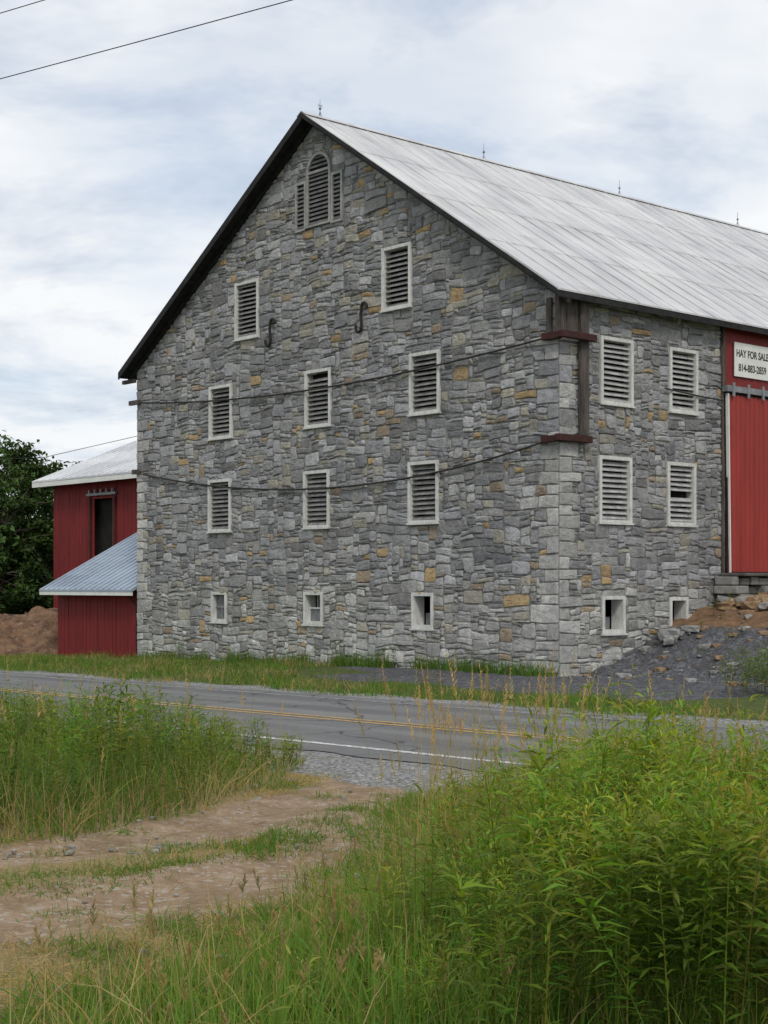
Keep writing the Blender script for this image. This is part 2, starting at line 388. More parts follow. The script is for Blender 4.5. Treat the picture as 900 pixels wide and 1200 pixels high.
LG=[(3.81,6.12,.93,1.30),(7.43,6.12,.93,1.30),(11.27,6.12,.95,1.30),
    (3.84,3.78,.93,1.30),(7.47,3.78,.93,1.30),(11.30,3.78,.95,1.28),
    (4.70,8.51,.93,1.36),(10.18,8.53,.95,1.38)]
BG=[(3.88,1.24,.66,.75),(7.60,1.25,.68,.74),(11.35,1.24,.64,.74)]
LS=[(1.72,6.12,1.0,1.33),(3.90,6.12,.95,1.33),(1.66,3.72,1.0,1.32),(3.83,3.72,.95,1.30)]
BS=[(1.62,1.19,.70,.74),(3.74,1.20,.60,.65)]
AW=(7.38,10.14,.88,11.80)
def inr(a,z,w,e=0.0): return abs(a-w[0])<w[2]/2+e and abs(z-w[1])<w[3]/2+e
def blk_g(a,z):
    for w in LG+BG:
        if inr(a,z,w,.0): return True
    ca,z0,ww,zt=AW; r=ww/2
    if abs(a-ca)<r and z0<z<zt-r: return True
    if (a-ca)**2+(z-(zt-r))**2<(r)**2 and z>z0: return True
    if r<=abs(a-ca)<r+.42 and 10.12<z<11.22: return True
    return False
def blk_s(a,z):
    for w in LS+BS:
        if inr(a,z,w,.0): return True
    return 5.28<a<9.62 and z>2.0
stones('gable_stonework',WG,-.75,12.7,Pg,top_g,blk_g,qnear=True,qfar=True)
top_s=lambda a:7.50
stones('side_stonework',14.0,-.75,7.55,Ps,top_s,blk_s,qnear=True)
def clip_poly(poly,f):
    out=[]
    for i in range(len(poly)):
        p,q=poly[i],poly[(i+1)%len(poly)]; fp,fq=f(p),f(q)
        if fp>=0: out.append(p)
        if (fp>=0)!=(fq>=0):
            t=fp/(fp-fq); out.append((p[0]+(q[0]-p[0])*t,p[1]+(q[1]-p[1])*t))
    return out
def mortar(name,P,W,z0,z1,holes,gable):
    xs=sorted(set([0,W]+[w[0]-w[2]/2 for w in holes]+[w[0]+w[2]/2 for w in holes]))
    zs=sorted(set([z0,z1]+[w[1]-w[3]/2 for w in holes]+[w[1]+w[3]/2 for w in holes]))
    mb=MB()
    for x0,x1 in zip(xs[:-1],xs[1:]):
        for a,b_ in zip(zs[:-1],zs[1:]):
            cx,cz=(x0+x1)/2,(a+b_)/2
            if any(inr(cx,cz,w) for w in holes): continue
            poly=[(x0,a),(x1,a),(x1,b_),(x0,b_)]
            if gable:
                poly=clip_poly(poly,lambda p:(RZ-.1-SL*(MID-p[0]))-p[1]) if poly else poly
                if poly: poly=clip_poly(poly,lambda p:(RZ-.1-SL*(p[0]-MID))-p[1])
            if len(poly)>=3: mb.add([P(p[0],p[1],.001) for p in poly],[tuple(range(len(poly)))])
    mb.obj(name,M_mortar,barn,recalc=False)
mortar('gable_wall',Pg,WG,-.8,12.7,LG+BG,True)
mortar('side_wall',Ps,32.0,-.8,7.55,LS+BS,False)
mb=MB()
mb.box(Pg,.0,WG,-.8,7.4,-.75,-.70); mb.box(Ps,.7,31,-.8,7.4,-.75,-.70); mb.obj('inner_dark_wall',M_dark,barn)
mb=MB(); mb.box(lambda a,z,n:(n,a,z),0,WG,-.8,7.4,31.8,32.0); mb.box(lambda a,z,n:(a,n,z),0.1,32,-.8,7.4,WG-.25,WG-.007)
mb.add([(32,0,7.4),(32,WG,7.4),(32,MID,12.5)],[(0,1,2)])
mb.obj('rear_walls',M_mortar,barn)
def louvre(P,w,k,smat,fr=.068,dz=.108):
    a,z,W,H=w; e=empty('louvered_window'); e.parent=barn; e.name='louvered_window_%d'%k
    o=random.uniform(-.012,.012); mb=MB(); a0,a1,z0,z1=a-W/2,a+W/2,z-H/2,z+H/2
    n0,n1=-.16,.055+o
    mb.box(P,a0-.01,a0+fr,z0-.01,z1+.01,n0,n1); mb.box(P,a1-fr,a1+.01,z0-.01,z1+.01,n0,n1)
    mb.box(P,a0+fr,a1-fr,z1-fr*.9,z1+.012,n0,n1-.004); mb.box(P,a0-.03,a1+.03,z0-.05,z0-.012,n0,n1+.03)
    mb.box(P,a0+fr,a1-fr,z0-.008,z0+fr*.7,n0,n1-.006)
    mb.obj('frame',M_trim,e,bevel=.004)
    mb=MB(); zz=z0+fr*.7+.01; rr_=random.Random(k*13)
    while zz<z1-fr-.05:
        j=rr_.uniform(-.008,.008); jj=rr_.uniform(-.008,.008); r=.07; t=.016
        if rr_.random()<.02: zz+=dz; continue
        A0,A1=a0+fr+.002,a1-fr-.002
        pts=[P(A0,zz+r+j,-.08),P(A1,zz+r+jj,-.08),P(A1,zz+jj,.0),P(A0,zz+j,.0),
             P(A0,zz+r+t+j,-.08),P(A1,zz+r+t+jj,-.08),P(A1,zz+t+jj,.0),P(A0,zz+t+j,.0)]
        mb.hexa(pts); zz+=dz
    mb.obj('slats',smat,e)
    mb=MB(); mb.box(P,a0,a1,z0,z1,-.18,-.162); mb.obj('backing',M_dark,e)
for k,w in enumerate(LG): louvre(Pg,w,k+1,M_slat)
for k,w in enumerate(LS): louvre(Ps,w,k+9,M_slatw)
def basement(P,w,k,style):
    a,z,W,H=w; e=empty('basement_window_%d'%k); e.parent=barn; mb=MB(); fr=.065; a0,a1,z0,z1=a-W/2,a+W/2,z-H/2,z+H/2
    mb.box(P,a0-.01,a0+fr,z0-.01,z1+.01,-.28,.045); mb.box(P,a1-fr,a1+.01,z0-.01,z1+.01,-.28,.045)
    mb.box(P,a0+fr,a1-fr,z1-fr,z1+.01,-.28,.041); mb.box(P,a0+fr,a1-fr,z0-.01,z0+fr,-.28,.042)
    mb.box(P,a0-.04,a1+.04,z0-.05,z0-.012,-.2,.075)
    if style==1:
        mb.box(P,a0+fr,a1-fr,z-.02,z+.02,-.16,-.10)
    mb.obj('frame',M_trim,e,bevel=.004)
    if style==1:
        mb=MB(); mb.box(P,a0+fr,a1-fr,z0+fr,z-.02,-.14,-.13); mb.obj('pane',M_glass,e)
        mb=MB(); mb.box(P,a-.02,a+.02,z+.02,z1-fr,-.15,-.11); mb.obj('muntin',M_slat,e)
    elif style==2:
        mb=MB(); mb.box(P,a0+fr,a1-fr,z0+fr,z1-fr,-.10,-.09); mb.obj('pane',M_glass,e)
        mb=MB(); mb.box(P,a0+fr,a1-fr,z-.02,z+.02,-.088,-.06); mb.box(P,a-.015,a+.015,z0+fr,z-.02,-.088,-.062); mb.obj('muntin',M_slat,e)
    elif style==0:
        mb=MB(); mb.box(P,a0+fr+.06,a1-fr-.04,z0+fr,z0+.32,-.30,-.285); mb.obj('pane',M_glass,e)
for k,(w,st) in enumerate(zip(BG,(0,1,2))): basement(Pg,w,k+1,st)
for k,(w,st) in enumerate(zip(BS,(0,0))): basement(Ps,w,k+4,st)
# arched louvre group
ca,z0,ww,zt=AW; r=ww/2; zc=zt-r
e=empty('arched_louvre'); e.parent=barn
mb=MB(); mb.box(Pg,ca-r,ca-r+.07,z0,zc,-.005,.06); mb.box(Pg,ca+r-.07,ca+r,z0,zc,-.005,.06)
mb.box(Pg,ca-r-.03,ca+r+.03,z0-.05,z0,-.005,.09); mb.box(Pg,ca-r+.07,ca+r-.07,zc-.03,zc+.03,-.005,.058)
nseg=16
for i in range(nseg):
    t0,t1=math.pi*i/nseg,math.pi*(i+1)/nseg
    pp=[(ca+math.cos(t)*q,zc+math.sin(t)*q) for t,q in((t0,r-.07),(t0,r),(t1,r),(t1,r-.07))]
    mb.hexa([Pg(p[0],p[1],-.005) for p in pp]+[Pg(p[0],p[1],.062) for p in pp])
for sgn in(-1,1):
    b0=ca+sgn*(r+.02); b1=ca+sgn*(r+.42); lo,hi=min(b0,b1),max(b0,b1)
    mb.box(Pg,lo,lo+.06,10.12,11.22,-.005,.06); mb.box(Pg,hi-.06,hi,10.12,11.22,-.005,.06)
    mb.box(Pg,lo+.06,hi-.06,11.16,11.22,-.005,.057); mb.box(Pg,lo-.0,hi+.0,10.06,10.12,-.005,.07)
mb.obj('frame',wm('grey_old_frame',(.24,.24,.23),(.38,.38,.36),5,.85,.3,50,c3=(.16,.15,.14)),e)
mb=MB()
zz=z0+.02
while zz<zt-.12:
    zm=zz+.04; hw=r-.07 if zm<zc else math.sqrt(max((r-.07)**2-(zm-zc)**2,0))
    if hw>.06 and abs(zm-zc)>.05:
        mb.hexa([Pg(ca-hw,zz+.06,.005),Pg(ca+hw,zz+.06,.005),Pg(ca+hw,zz,.04),Pg(ca-hw,zz,.04),Pg(ca-hw,zz+.072,.005),Pg(ca+hw,zz+.072,.005),Pg(ca+hw,zz+.012,.04),Pg(ca-hw,zz+.012,.04)])
    zz+=.10
for sgn in(-1,1):
    b0=ca+sgn*(r+.02); b1=ca+sgn*(r+.42); lo,hi=min(b0,b1)+.06,max(b0,b1)-.06; zz=10.14
    while zz<11.1:
        mb.hexa([Pg(lo,zz+.06,.005),Pg(hi,zz+.06,.005),Pg(hi,zz,.04),Pg(lo,zz,.04),Pg(lo,zz+.072,.005),Pg(hi,zz+.072,.005),Pg(hi,zz+.012,.04),Pg(lo,zz+.012,.04)]); zz+=.10
mb.obj('slats',wm('dark_louver',(.08,.08,.08),(.16,.16,.155),5,.85,.3,50),e)
mb=MB(); vs=[Pg(ca+math.cos(math.pi*i/20)*(r-.03),zc+math.sin(math.pi*i/20)*(r-.03),.0035) for i in range(21)]+[Pg(ca-r+.03,z0,.0035),Pg(ca+r-.03,z0,.0035)]
mb.add(vs,[tuple(range(23))])
for sgn in(-1,1):
    b0=ca+sgn*(r+.03); b1=ca+sgn*(r+.41); mb.add([Pg(b0,10.12,.0035),Pg(b1,10.12,.0035),Pg(b1,11.21,.0035),Pg(b0,11.21,.0035)],[(0,1,2,3)])
mb.obj('backing',M_dark,e,recalc=False)
# roof
EO=.32; GO=.40; LEN=32.6
mb=MB(); ribs=MB()
for sgn in(-1,1):
    te=MID+sgn*(MID+EO); ze=RZ-SL*(MID+EO)
    segs=4
    for k in range(segs):
        f0,f1=k/segs,(k+1)/segs
        ta,tb=te+(MID-te)*f0,te+(MID-te)*f1; za,zb=ze+(RZ-ze)*f0,ze+(RZ-ze)*f1
        zl=.018
        mb.hexa([(-GO,ta,za-.035+zl),(LEN,ta,za-.035+zl),(LEN,tb,zb-.035),(-GO,tb,zb-.035),(-GO,ta,za+zl),(LEN,ta,za+zl),(LEN,tb,zb),(-GO,tb,zb)])
    x=-GO+.02
    while x<LEN:
        h=.018; wd=.020
        jx=random.uniform(-.006,.006)
        z_1=ze+.016; ribs.hexa([(x+jx,te,z_1),(x+wd+jx,te,z_1),(x+wd+jx,MID,RZ-.005),(x+jx,MID,RZ-.005),(x+jx,te,z_1+h),(x+wd+jx,te,z_1+h),(x+wd+jx,MID,RZ+h),(x+jx,MID,RZ+h)])
        x+=.62
mb.obj('roof_sheets',M_roof,barn); ribs.obj('roof_seams',M_roof,barn)
mb=MB()
for k in range(2):
    s_=(-1,1)[k]
    mb.hexa([(-GO-.01,MID,RZ+.025),(LEN,MID,RZ+.025),(LEN,MID+s_*.16,RZ-.075),(-GO-.01,MID+s_*.16,RZ-.075),(-GO-.01,MID,RZ+.04),(LEN,MID,RZ+.04),(LEN,MID+s_*.16,RZ-.06),(-GO-.01,MID+s_*.16,RZ-.06)])
mb.obj('ridge_cap',M_roof,barn)
mb=MB()
for sgn in(-1,1):
    te=MID+sgn*(MID+EO-.01); ze=RZ-SL*(MID+EO-.01)
    mb.hexa([(-GO+.02,te,ze-.10),(LEN-.1,te,ze-.10),(LEN-.1,MID,RZ-.10),(-GO+.02,MID,RZ-.10),(-GO+.02,te,ze-.036),(LEN-.1,te,ze-.036),(LEN-.1,MID,RZ-.036),(-GO+.02,MID,RZ-.036)])
    rb_=.19 if sgn>0 else .11
    mb.hexa([(-GO-.015,te,ze-rb_),(-GO+.018,te,ze-rb_),(-GO+.018,MID,RZ-rb_),(-GO-.015,MID,RZ-rb_),(-GO-.015,te,ze-.002),(-GO+.018,te,ze-.002),(-GO+.018,MID,RZ-.002),(-GO-.015,MID,RZ-.002)])
    mb.hexa([(-GO+.02,te-sgn*.02,ze-.15),(LEN-.1,te-sgn*.02,ze-.15),(LEN-.1,te+sgn*.006,ze-.15),(-GO+.02,te+sgn*.006,ze-.15),(-GO+.02,te-sgn*.02,ze-.04),(LEN-.1,te-sgn*.02,ze-.04),(LEN-.1,te+sgn*.006,ze-.04),(-GO+.02,te+sgn*.006,ze-.04)])
    mb.hexa([(-.10,te,ze-.24),(.0,te,ze-.24),(.0,MID,RZ-.24),(-.10,MID,RZ-.24),(-.10,te,ze-.10),(.0,te,ze-.10),(.0,MID,RZ-.10),(-.10,MID,RZ-.10)])
mb.obj('roof_edge_boards',M_fascia,barn)
# lightning rods
e=empty('lightning_rods'); e.parent=barn; mb=MB()
for i,q in enumerate((.16,5.57,10.95,16.5,22,27.5)):
    hh=.42; mb.cone((q,MID,RZ),(q,MID,RZ+hh),.012,.005,6)
    for s_ in(-1,1): mb.cone((q,MID+s_*.09,RZ-.05),(q,MID,RZ+.14),.007,.007,5)
    mb.cone((q,MID,RZ+.17),(q,MID,RZ+.20),.02,.035,8); mb.cone((q,MID,RZ+.20),(q,MID,RZ+.23),.035,.02,8)
    if i==0: mb.cone((q-.07,MID,RZ+.24),(q+.07,MID,RZ+.30),.006,.006,5); mb.cone((q+.07,MID,RZ+.24),(q-.07,MID,RZ+.30),.006,.006,5)
mb.obj('rods',M_galv,e)
# corner bracing
e=empty('corner_brace'); e.parent=barn; mb=MB()
mb.box(Ps,-.10,.12,6.72,7.50,-.02,.09); mb.box(Ps,.50,.74,4.74,7.46,.055,.14); mb.box(Ps,.14,.48,6.74,7.40,.056,.08)
mb.box(Pg,.12,.26,6.74,7.42,.056,.09)
mb.obj('planks',M_oldwood,e,bevel=.006)
mb=MB(); mb.box(Ps,-.20,.82,6.60,6.73,.15,.28); mb.box(Ps,-.20,.78,4.60,4.73,.06,.20); mb.box(Pg,-.14,.30,6.585,6.72,.06,.19); mb.box(Pg,-.10,.34,4.585,4.715,.06,.16)
mb.obj('beams',M_redwood,e,bevel=.008)
mb=MB(); mb.box(Pg,WG-.25,WG+.22,6.62,6.74,.06,.14); mb.box(Pg,WG-.05,WG+.55,7.22,7.32,.06,.14); mb.box(Pg,WG-.2,WG+.1,4.76,4.88,.06,.12)
mb.obj('left_corner_blocks',M_oldwood,e)
def curve(name,pts,r,mat,parent=None):
    cu=bpy.data.curves.new(name,'CURVE'); cu.dimensions='3D'; cu.bevel_depth=r; cu.bevel_resolution=2
    sp=cu.splines.new('POLY'); sp.points.add(len(pts)-1)
    for i,p in enumerate(pts): sp.points[i].co=(*p,1)
    cu.materials.append(mat); o=bpy.data.objects.new(name,cu); COL.objects.link(o)
    if parent:o.parent=parent
    return o
def interp(pts,n):
    ts=np.linspace(0,1,n); xs=np.array([p[0] for p in pts]); zs=np.array([p[1] for p in pts])
    co=np.polyfit(xs,zs,min(3,len(pts)-1)); X=xs[0]+(xs[-1]-xs[0])*ts; return list(zip(X,np.polyval(co,X)))
curve('tie_cable_upper',[Pg(a,z,.10) for a,z in interp([(15.3,6.70),(11.5,6.42),(7.85,6.30),(3.77,6.42),(.1,6.65)],40)],.021,M_cable,barn)
curve('tie_cable_lower',[Pg(a,z,.09) for a,z in interp([(15.2,4.82),(11.6,4.30),(6.6,3.98),(3.7,4.17),(.1,4.64)],40)],.021,M_cable,barn)
curve('tie_cable_side',[Ps(a,z,.09) for a,z in ((3.2,5.90),(3.4,5.88),(4.5,5.82),(5.2,5.80))],.018,M_cable,barn)
for k,(a,z) in enumerate(((9.15,7.83),(5.81,7.76))):
    R_=.10; pts=[]
    # upper arc opens one way, lower arc the other: an S laid on the wall
    for i in range(9): th=math.radians(i*25-20); pts.append((-R_+0+math.cos(th)*-R_*-1,.20+math.sin(th)*R_*1.2))
    pts=pts[::-1]+[(.015,.08),(-.015,-.08)]
    for i in range(9): th=math.radians(180+i*25); pts.append((math.cos(th)*R_+R_-.02,-.20+math.sin(th)*R_*1.2))
    curve('iron_wall_anchor_%d'%(k+1),[Pg(a+u,z+v_,.10) for u,v_ in pts],.032,M_rustiron,barn)
# sliding door
e=empty('sliding_door'); e.parent=barn
def corr(name,a0,a1,z0,z1,n,mat,parent,P=Ps,pitch=.17,dep=.022):
    mb=MB(); a=a0; prof=[]
    while a<a1:
        for da,dn in((0,0),(pitch*.62,0),(pitch*.72,dep),(pitch*.90,dep)): 
            if a+da<a1: prof.append((a+da,dn))
        a+=pitch
    prof.append((a1,0)); k=len(prof)
    for z in(z0,z1):
        for a,dn in prof: mb.v.append(P(a,z,n+dn))
    for i in range(k-1): mb.f.append((i,i+1,k+i+1,k+i))
    return mb.obj(name,mat,parent,recalc=False)
corr('door_panel',5.36,9.6,2.08,5.94,.13,M_redmetal,e)
corr('upper_panel',5.30,9.65,6.12,7.42,.05,wm('dark_red_sheet',(.15,.016,.016),(.21,.022,.02),1.5,.6,.05),e,pitch=.3,dep=.012)
mb=MB(); mb.box(Ps,5.33,9.6,2.05,5.97,.09,.125); mb.obj('door_core',M_redwood,e)
mb=MB(); mb.hexa([Ps(5.37,2.06,.09),Ps(5.405,2.06,.09),Ps(5.405,2.06,.165),Ps(5.37,2.06,.165),Ps(5.295,5.96,.09),Ps(5.33,5.96,.09),Ps(5.33,5.96,.165),Ps(5.295,5.96,.165)]); mb.obj('edge_trim',M_signw,e)
mb=MB(); mb.box(Ps,5.22,9.8,6.00,6.13,.05,.20); 
for i in range(8): mb.box(Ps,5.4+i*.55,5.48+i*.55,5.9,6.2,.19,.215)
mb.obj('rail',M_galv,e)
mb=MB(); mb.box(Ps,5.2,5.30,6.13,7.45,.0,.09); mb.box(Ps,5.22,5.285,2.0,5.98,.0,.06); mb.obj('post',M_oldwood,e)
# sign
sg=empty('hay_for_sale_sign',(CX,CY,0),BANG)
mb=MB(); mb.box(Ps,5.62,6.94,6.37,7.12,.075,.10); mb.obj('board',M_signw,sg,bevel=.004)
for txt,z in(('HAY FOR SALE',6.81),('814-883-2859',6.50)):
    cu=bpy.data.curves.new('sign_text','FONT'); cu.body=txt; cu.size=.215; cu.align_x='CENTER'; cu.extrude=.002; cu.offset=.004; cu.materials.append(M_signt)
    o=bpy.data.objects.new('sign_text',cu); COL.objects.link(o); o.parent=sg
    o.location=Ps(6.28,z,.103); o.rotation_euler=(math.radians(90),0,0); o.scale=(.86,1.05,1)
# ---------------------------------------------------------------- red barn + shed behind
rb=empty('red_barn',(CX,CY,0),BANG)
Pr=lambda a,z,n:(4.0-n,a,z)
def boards(mb,P,a0,a1,z0,z1f,n,step=.23,blocked=None):
    a=a0
    while a<a1-.01:
        b_=min(a+step,a1); j=random.uniform(0,.018); zt=z1f((a+b_)/2) if callable(z1f) else z1f
        if blocked and blocked(a,b_):
            for (u,v_) in blocked(a,b_): mb.box(P,a+.006,b_-.006,u,v_,n-.03,n+j)
        else: mb.box(P,a+.006,b_-.006,z0,zt,n-.03,n+j)
        a+=step
mb=MB()
def bk(a,b_):
    if a>22.7 and b_<24.25: return [(-.8,2.75),(4.62,5.4)]
    return None
boards(mb,Pr,15.3,26.7,-.8,5.4,0,blocked=bk)
Pl=lambda a,z,n:(a,26.7+n,z)
boards(mb,Pl,4.0,18,-.8,lambda a:5.4+.4*(min(a-4,18-a)),0)
mb.obj('board_walls',M_red,rb)
mb=MB(); mb.box(Pr,15.3,26.65,-.8,5.3,-.30,-.25); mb.obj('inner_dark',M_dark,rb)
mb=MB(); mb.box(Pr,22.6,24.4,4.72,4.80,.02,.10)
for i in range(5): mb.box(Pr,22.75+i*.36,22.83+i*.36,4.80,4.92,.03,.10)
mb.obj('hay_door_rail',M_galv,rb)
mb=MB(); mb.box(Pr,22.66,22.78,2.7,4.66,.02,.06); mb.box(Pr,24.2,24.3,2.7,4.66,.02,.06); mb.obj('opening_trim',M_redwood,rb)
def slope_roof(name,q0,q1,t0,t1,z0,z1,mat,parent,step=.45):
    mb=MB(); mb.hexa([(q0,t0,z0),(q0,t1,z0),(q1,t1,z1),(q1,t0,z1),(q0,t0,z0+.06),(q0,t1,z0+.06),(q1,t1,z1+.06),(q1,t0,z1+.06)])
    t=t0
    while t<t1:
        mb.hexa([(q0,t,z0+.06),(q0,t+.03,z0+.06),(q1,t+.03,z1+.06),(q1,t,z1+.06),(q0,t,z0+.09),(q0,t+.03,z0+.09),(q1,t+.03,z1+.09),(q1,t,z1+.09)]); t+=step
    return mb.obj(name,mat,parent)
slope_roof('roof_front',3.5,11,15.3,27.3,5.28,8.28,M_roof2,rb)
slope_roof('roof_back',18.5,11,15.3,27.3,5.28,8.28,M_roof2,rb)
mb=MB(); mb.hexa([(3.5,15.3,5.12),(3.53,15.3,5.12),(3.53,27.3,5.12),(3.5,27.3,5.12),(3.5,15.3,5.27),(3.53,15.3,5.27),(3.53,27.3,5.27),(3.5,27.3,5.27)])
mb.hexa([(3.5,27.27,5.12),(11,27.27,8.12),(11,27.3,8.12),(3.5,27.3,5.12),(3.5,27.27,5.27),(11,27.27,8.27),(11,27.3,8.27),(3.5,27.3,5.27)])
mb.obj('roof_trim',M_signw,rb)
sh=empty('red_shed',(CX,CY,0),BANG)
mb=MB(); Pq=lambda a,z,n:(.25-n,a,z)
boards(mb,Pq,15.2,19.8,-.9,1.72,0,.20)
Pl2=lambda a,z,n:(a,19.8+n,z); boards(mb,Pl2,.25,3.95,-.9,lambda a:1.7+.5*(a-.25),0,.2)
mb.obj('board_walls',M_red,sh)
slope_roof('shed_roof',-.15,3.95,15.18,20.2,1.60,3.74,M_roof3,sh,.3)
mb=MB(); mb.box(Pq,15.2,20.2,1.50,1.60,.36,.39); mb.obj('eave_board',M_signw,sh)
curve('downspout',[Pq(15.5,1.5,.3),Pq(15.45,1.2,.06),Pq(15.45,-.3,.06)],.035,M_redwood,sh)
# rocks
def rock(mb,c,r,sc,seed,col,sub=2):
    import bmesh
    bm=bmesh.new(); bmesh.ops.create_icosphere(bm,subdivisions=sub,radius=1)
    off=Vector((seed*3.1,seed*1.7,seed*.9)); rz=Matrix.Rotation(seed*2.1,3,'Z')
    vs=[]
    for v in bm.verts:
        p=v.co.copy(); k=1+.35*mnoise.noise(p*1.3+off)+.15*mnoise.noise(p*3+off)
        p=Vector((max(-.75,min(.75,p.x)),max(-.7,min(.7,p.y)),max(-.7,min(.65,p.z))))*k*1.3
        p=rz@Vector((p.x*sc[0],p.y*sc[1],p.z*sc[2])); vs.append(Vector(c)+p*r)
    mb.add(vs,[tuple(v.index for v in f.verts) for f in bm.faces],col); bm.free()
mb=MB(); cx,cy=bl(1.6,24.2); n=60
for i in range(n+1):
    for j in range(n+1):
        u,v_=(i/n*2-1),(j/n*2-1); rr=min(1,math.hypot(u,v_)); h=(1-rr**2)**.75
        p=Vector((u*5,v_*4,0)); mb.v.append((cx+p.x,cy+p.y,-.85+1.65*h*(1+.40*mnoise.noise(p*.8))+.22*h*mnoise.noise(p*2.2)+.14*h*mnoise.noise(p*6)))
for i in range(n):
    for j in range(n): o=i*(n+1)+j; mb.f.append((o,o+n+1,o+n+2,o+1))
mb.obj('dirt_pile',wm('pile_soil',(.08,.044,.027),(.22,.13,.075),3,.97,1.,9,c3=(.26,.19,.13)),smooth=True)
mb=MB()
for i in range(70):
    a=random.uniform(4.6,8.4); n_=random.uniform(.3,1.6)
    x,y=bl(a,-n_); z=float(hgt(x,y))+random.uniform(0,.12)
    s_=random.uniform(.5,1.35); g_=random.uniform(.20,.42)
    rock(mb,(x,y,z),.15*s_,(1.6,1.0,.6),i+1,(g_,g_*.97,g_*.91) if random.random()<.65 else (.36,.24,.14))
for i in range(420):
    a=random.uniform(.3,9); n_=random.uniform(.1,6); x,y=bl(a,-n_)
    s_=random.uniform(.15,1)**2.5; z=float(hgt(x,y)); g_=random.uniform(.10,.38)
    rock(mb,(x,y,z),.13*s_+.022,(1.2,1.0,.6),i+100,(g_,g_*.98,g_*.96) if random.random()<.7 else (.30,.20,.12),1)
for (a,n_,r) in((3.0,.35,.22),(2.7,.6,.13),(3.3,.7,.12),(2.3,.3,.10)):
    x,y=bl(a,-n_); rock(mb,(x,y,float(hgt(x,y))+.03),r,(1.5,1,.7),int(a*77),(.33,.33,.32))
mb.obj('rubble_stones',M_stone)
mb=MB(); mb.box(lambda a,z,n:(*bl(a,-n),z),5.1,8.8,1.98,2.05,.06,.75,(.12,.11,.10)); 
for lv in range(4):
    a=5.05+random.uniform(-.2,.1)
    while a<8.8:
        w_=random.uniform(.25,.6); g_=random.uniform(.14,.34); j=random.uniform(-.02,.02)
        mb.box(lambda a,z,n:(*bl(a,-n),z),a,a+w_-.025,1.22+lv*.19,1.22+lv*.19+.165+j,.06,.60+random.uniform(-.10,.10),(g_,g_*.97,g_*.92)); a+=w_
mb.obj('door_sill_stones',M_stone,bevel=.022)
# ---------------------------------------------------------------- vegetation
def strips(base,d,L,Wd,droop,prof,col,sidemode='rand',tipcol=None):
    n=len(base); k=len(prof); s=np.linspace(0,1,k); prof=np.array(prof)
    d=d/np.linalg.norm(d,axis=1,keepdims=True)
    pos=base[:,None,:]+d[:,None,:]*(L[:,None,None]*s[None,:,None])
    hd=d.copy(); hd[:,2]=0
    pos=pos+hd[:,None,:]*(droop*L)[:,None,None]*(s**2)[None,:,None]
    pos[:,:,2]-=(droop*L)[:,None]*(s**2)[None,:]*.8
    if sidemode=='rand':
        rv=rng.normal(size=(n,3)); rv[:,2]*=.2
    else:
        rv=np.tile([0,0,1.],(n,1))+rng.normal(size=(n,3))*.35
    sd=np.cross(d,rv); sd/=np.linalg.norm(sd,axis=1,keepdims=True)+1e-9
    off=sd[:,None,:]*(Wd[:,None,None]*prof[None,:,None])*.5
    Vv=np.stack([pos-off,pos+off],2).reshape(-1,3)
    ids=(np.arange(n)*2*k)[:,None]+(np.arange(k-1)*2)[None,:]
    Qq=np.stack([ids,ids+1,ids+3,ids+2],-1).reshape(-1,4)
    cc=np.repeat(col[:,None,:],2*k,1)
    if tipcol is not None:
        cc=cc*(1-s.repeat(2)[None,:,None])+tipcol[:,None,:]*s.repeat(2)[None,:,None]
    return Vv,Qq,cc.reshape(-1,3)
class Acc:
    def __init__(s): s.V=[];s.Q=[];s.C=[];s.n=0
    def add(s,t): s.V.append(t[0]);s.Q.append(t[1]+s.n);s.C.append(t[2]);s.n+=len(t[0])
    def obj(s,name,mat): return np_mesh(name,np.concatenate(s.V),np.concatenate(s.Q),np.concatenate(s.C),mat)
def vcol(n,c,var=.25,hue=.15):
    c=np.array(c); k=rng.uniform(1-var,1+var,(n,1)); h=rng.uniform(-hue,hue,(n,1))
    out=c[None,:]*k; out[:,0:1]*=(1+h*2); return np.clip(out,0.005,.9)
def grass(acc,x,y,L,W,c,lean=.35,droop=.35,tip=None,prof=(1,.9,.6,.06)):
    n=len(x); z=hgt(x,y)-.01; base=np.stack([x,y,z],-1)
    a=rng.uniform(0,2*np.pi,n); l=np.abs(rng.normal(0,lean,n)); d=np.stack([np.cos(a)*l,np.sin(a)*l,np.ones(n)],-1)
    acc.add(strips(base,d,L,W,rng.uniform(.1,1,n)*droop,prof,c,'rand',tip))
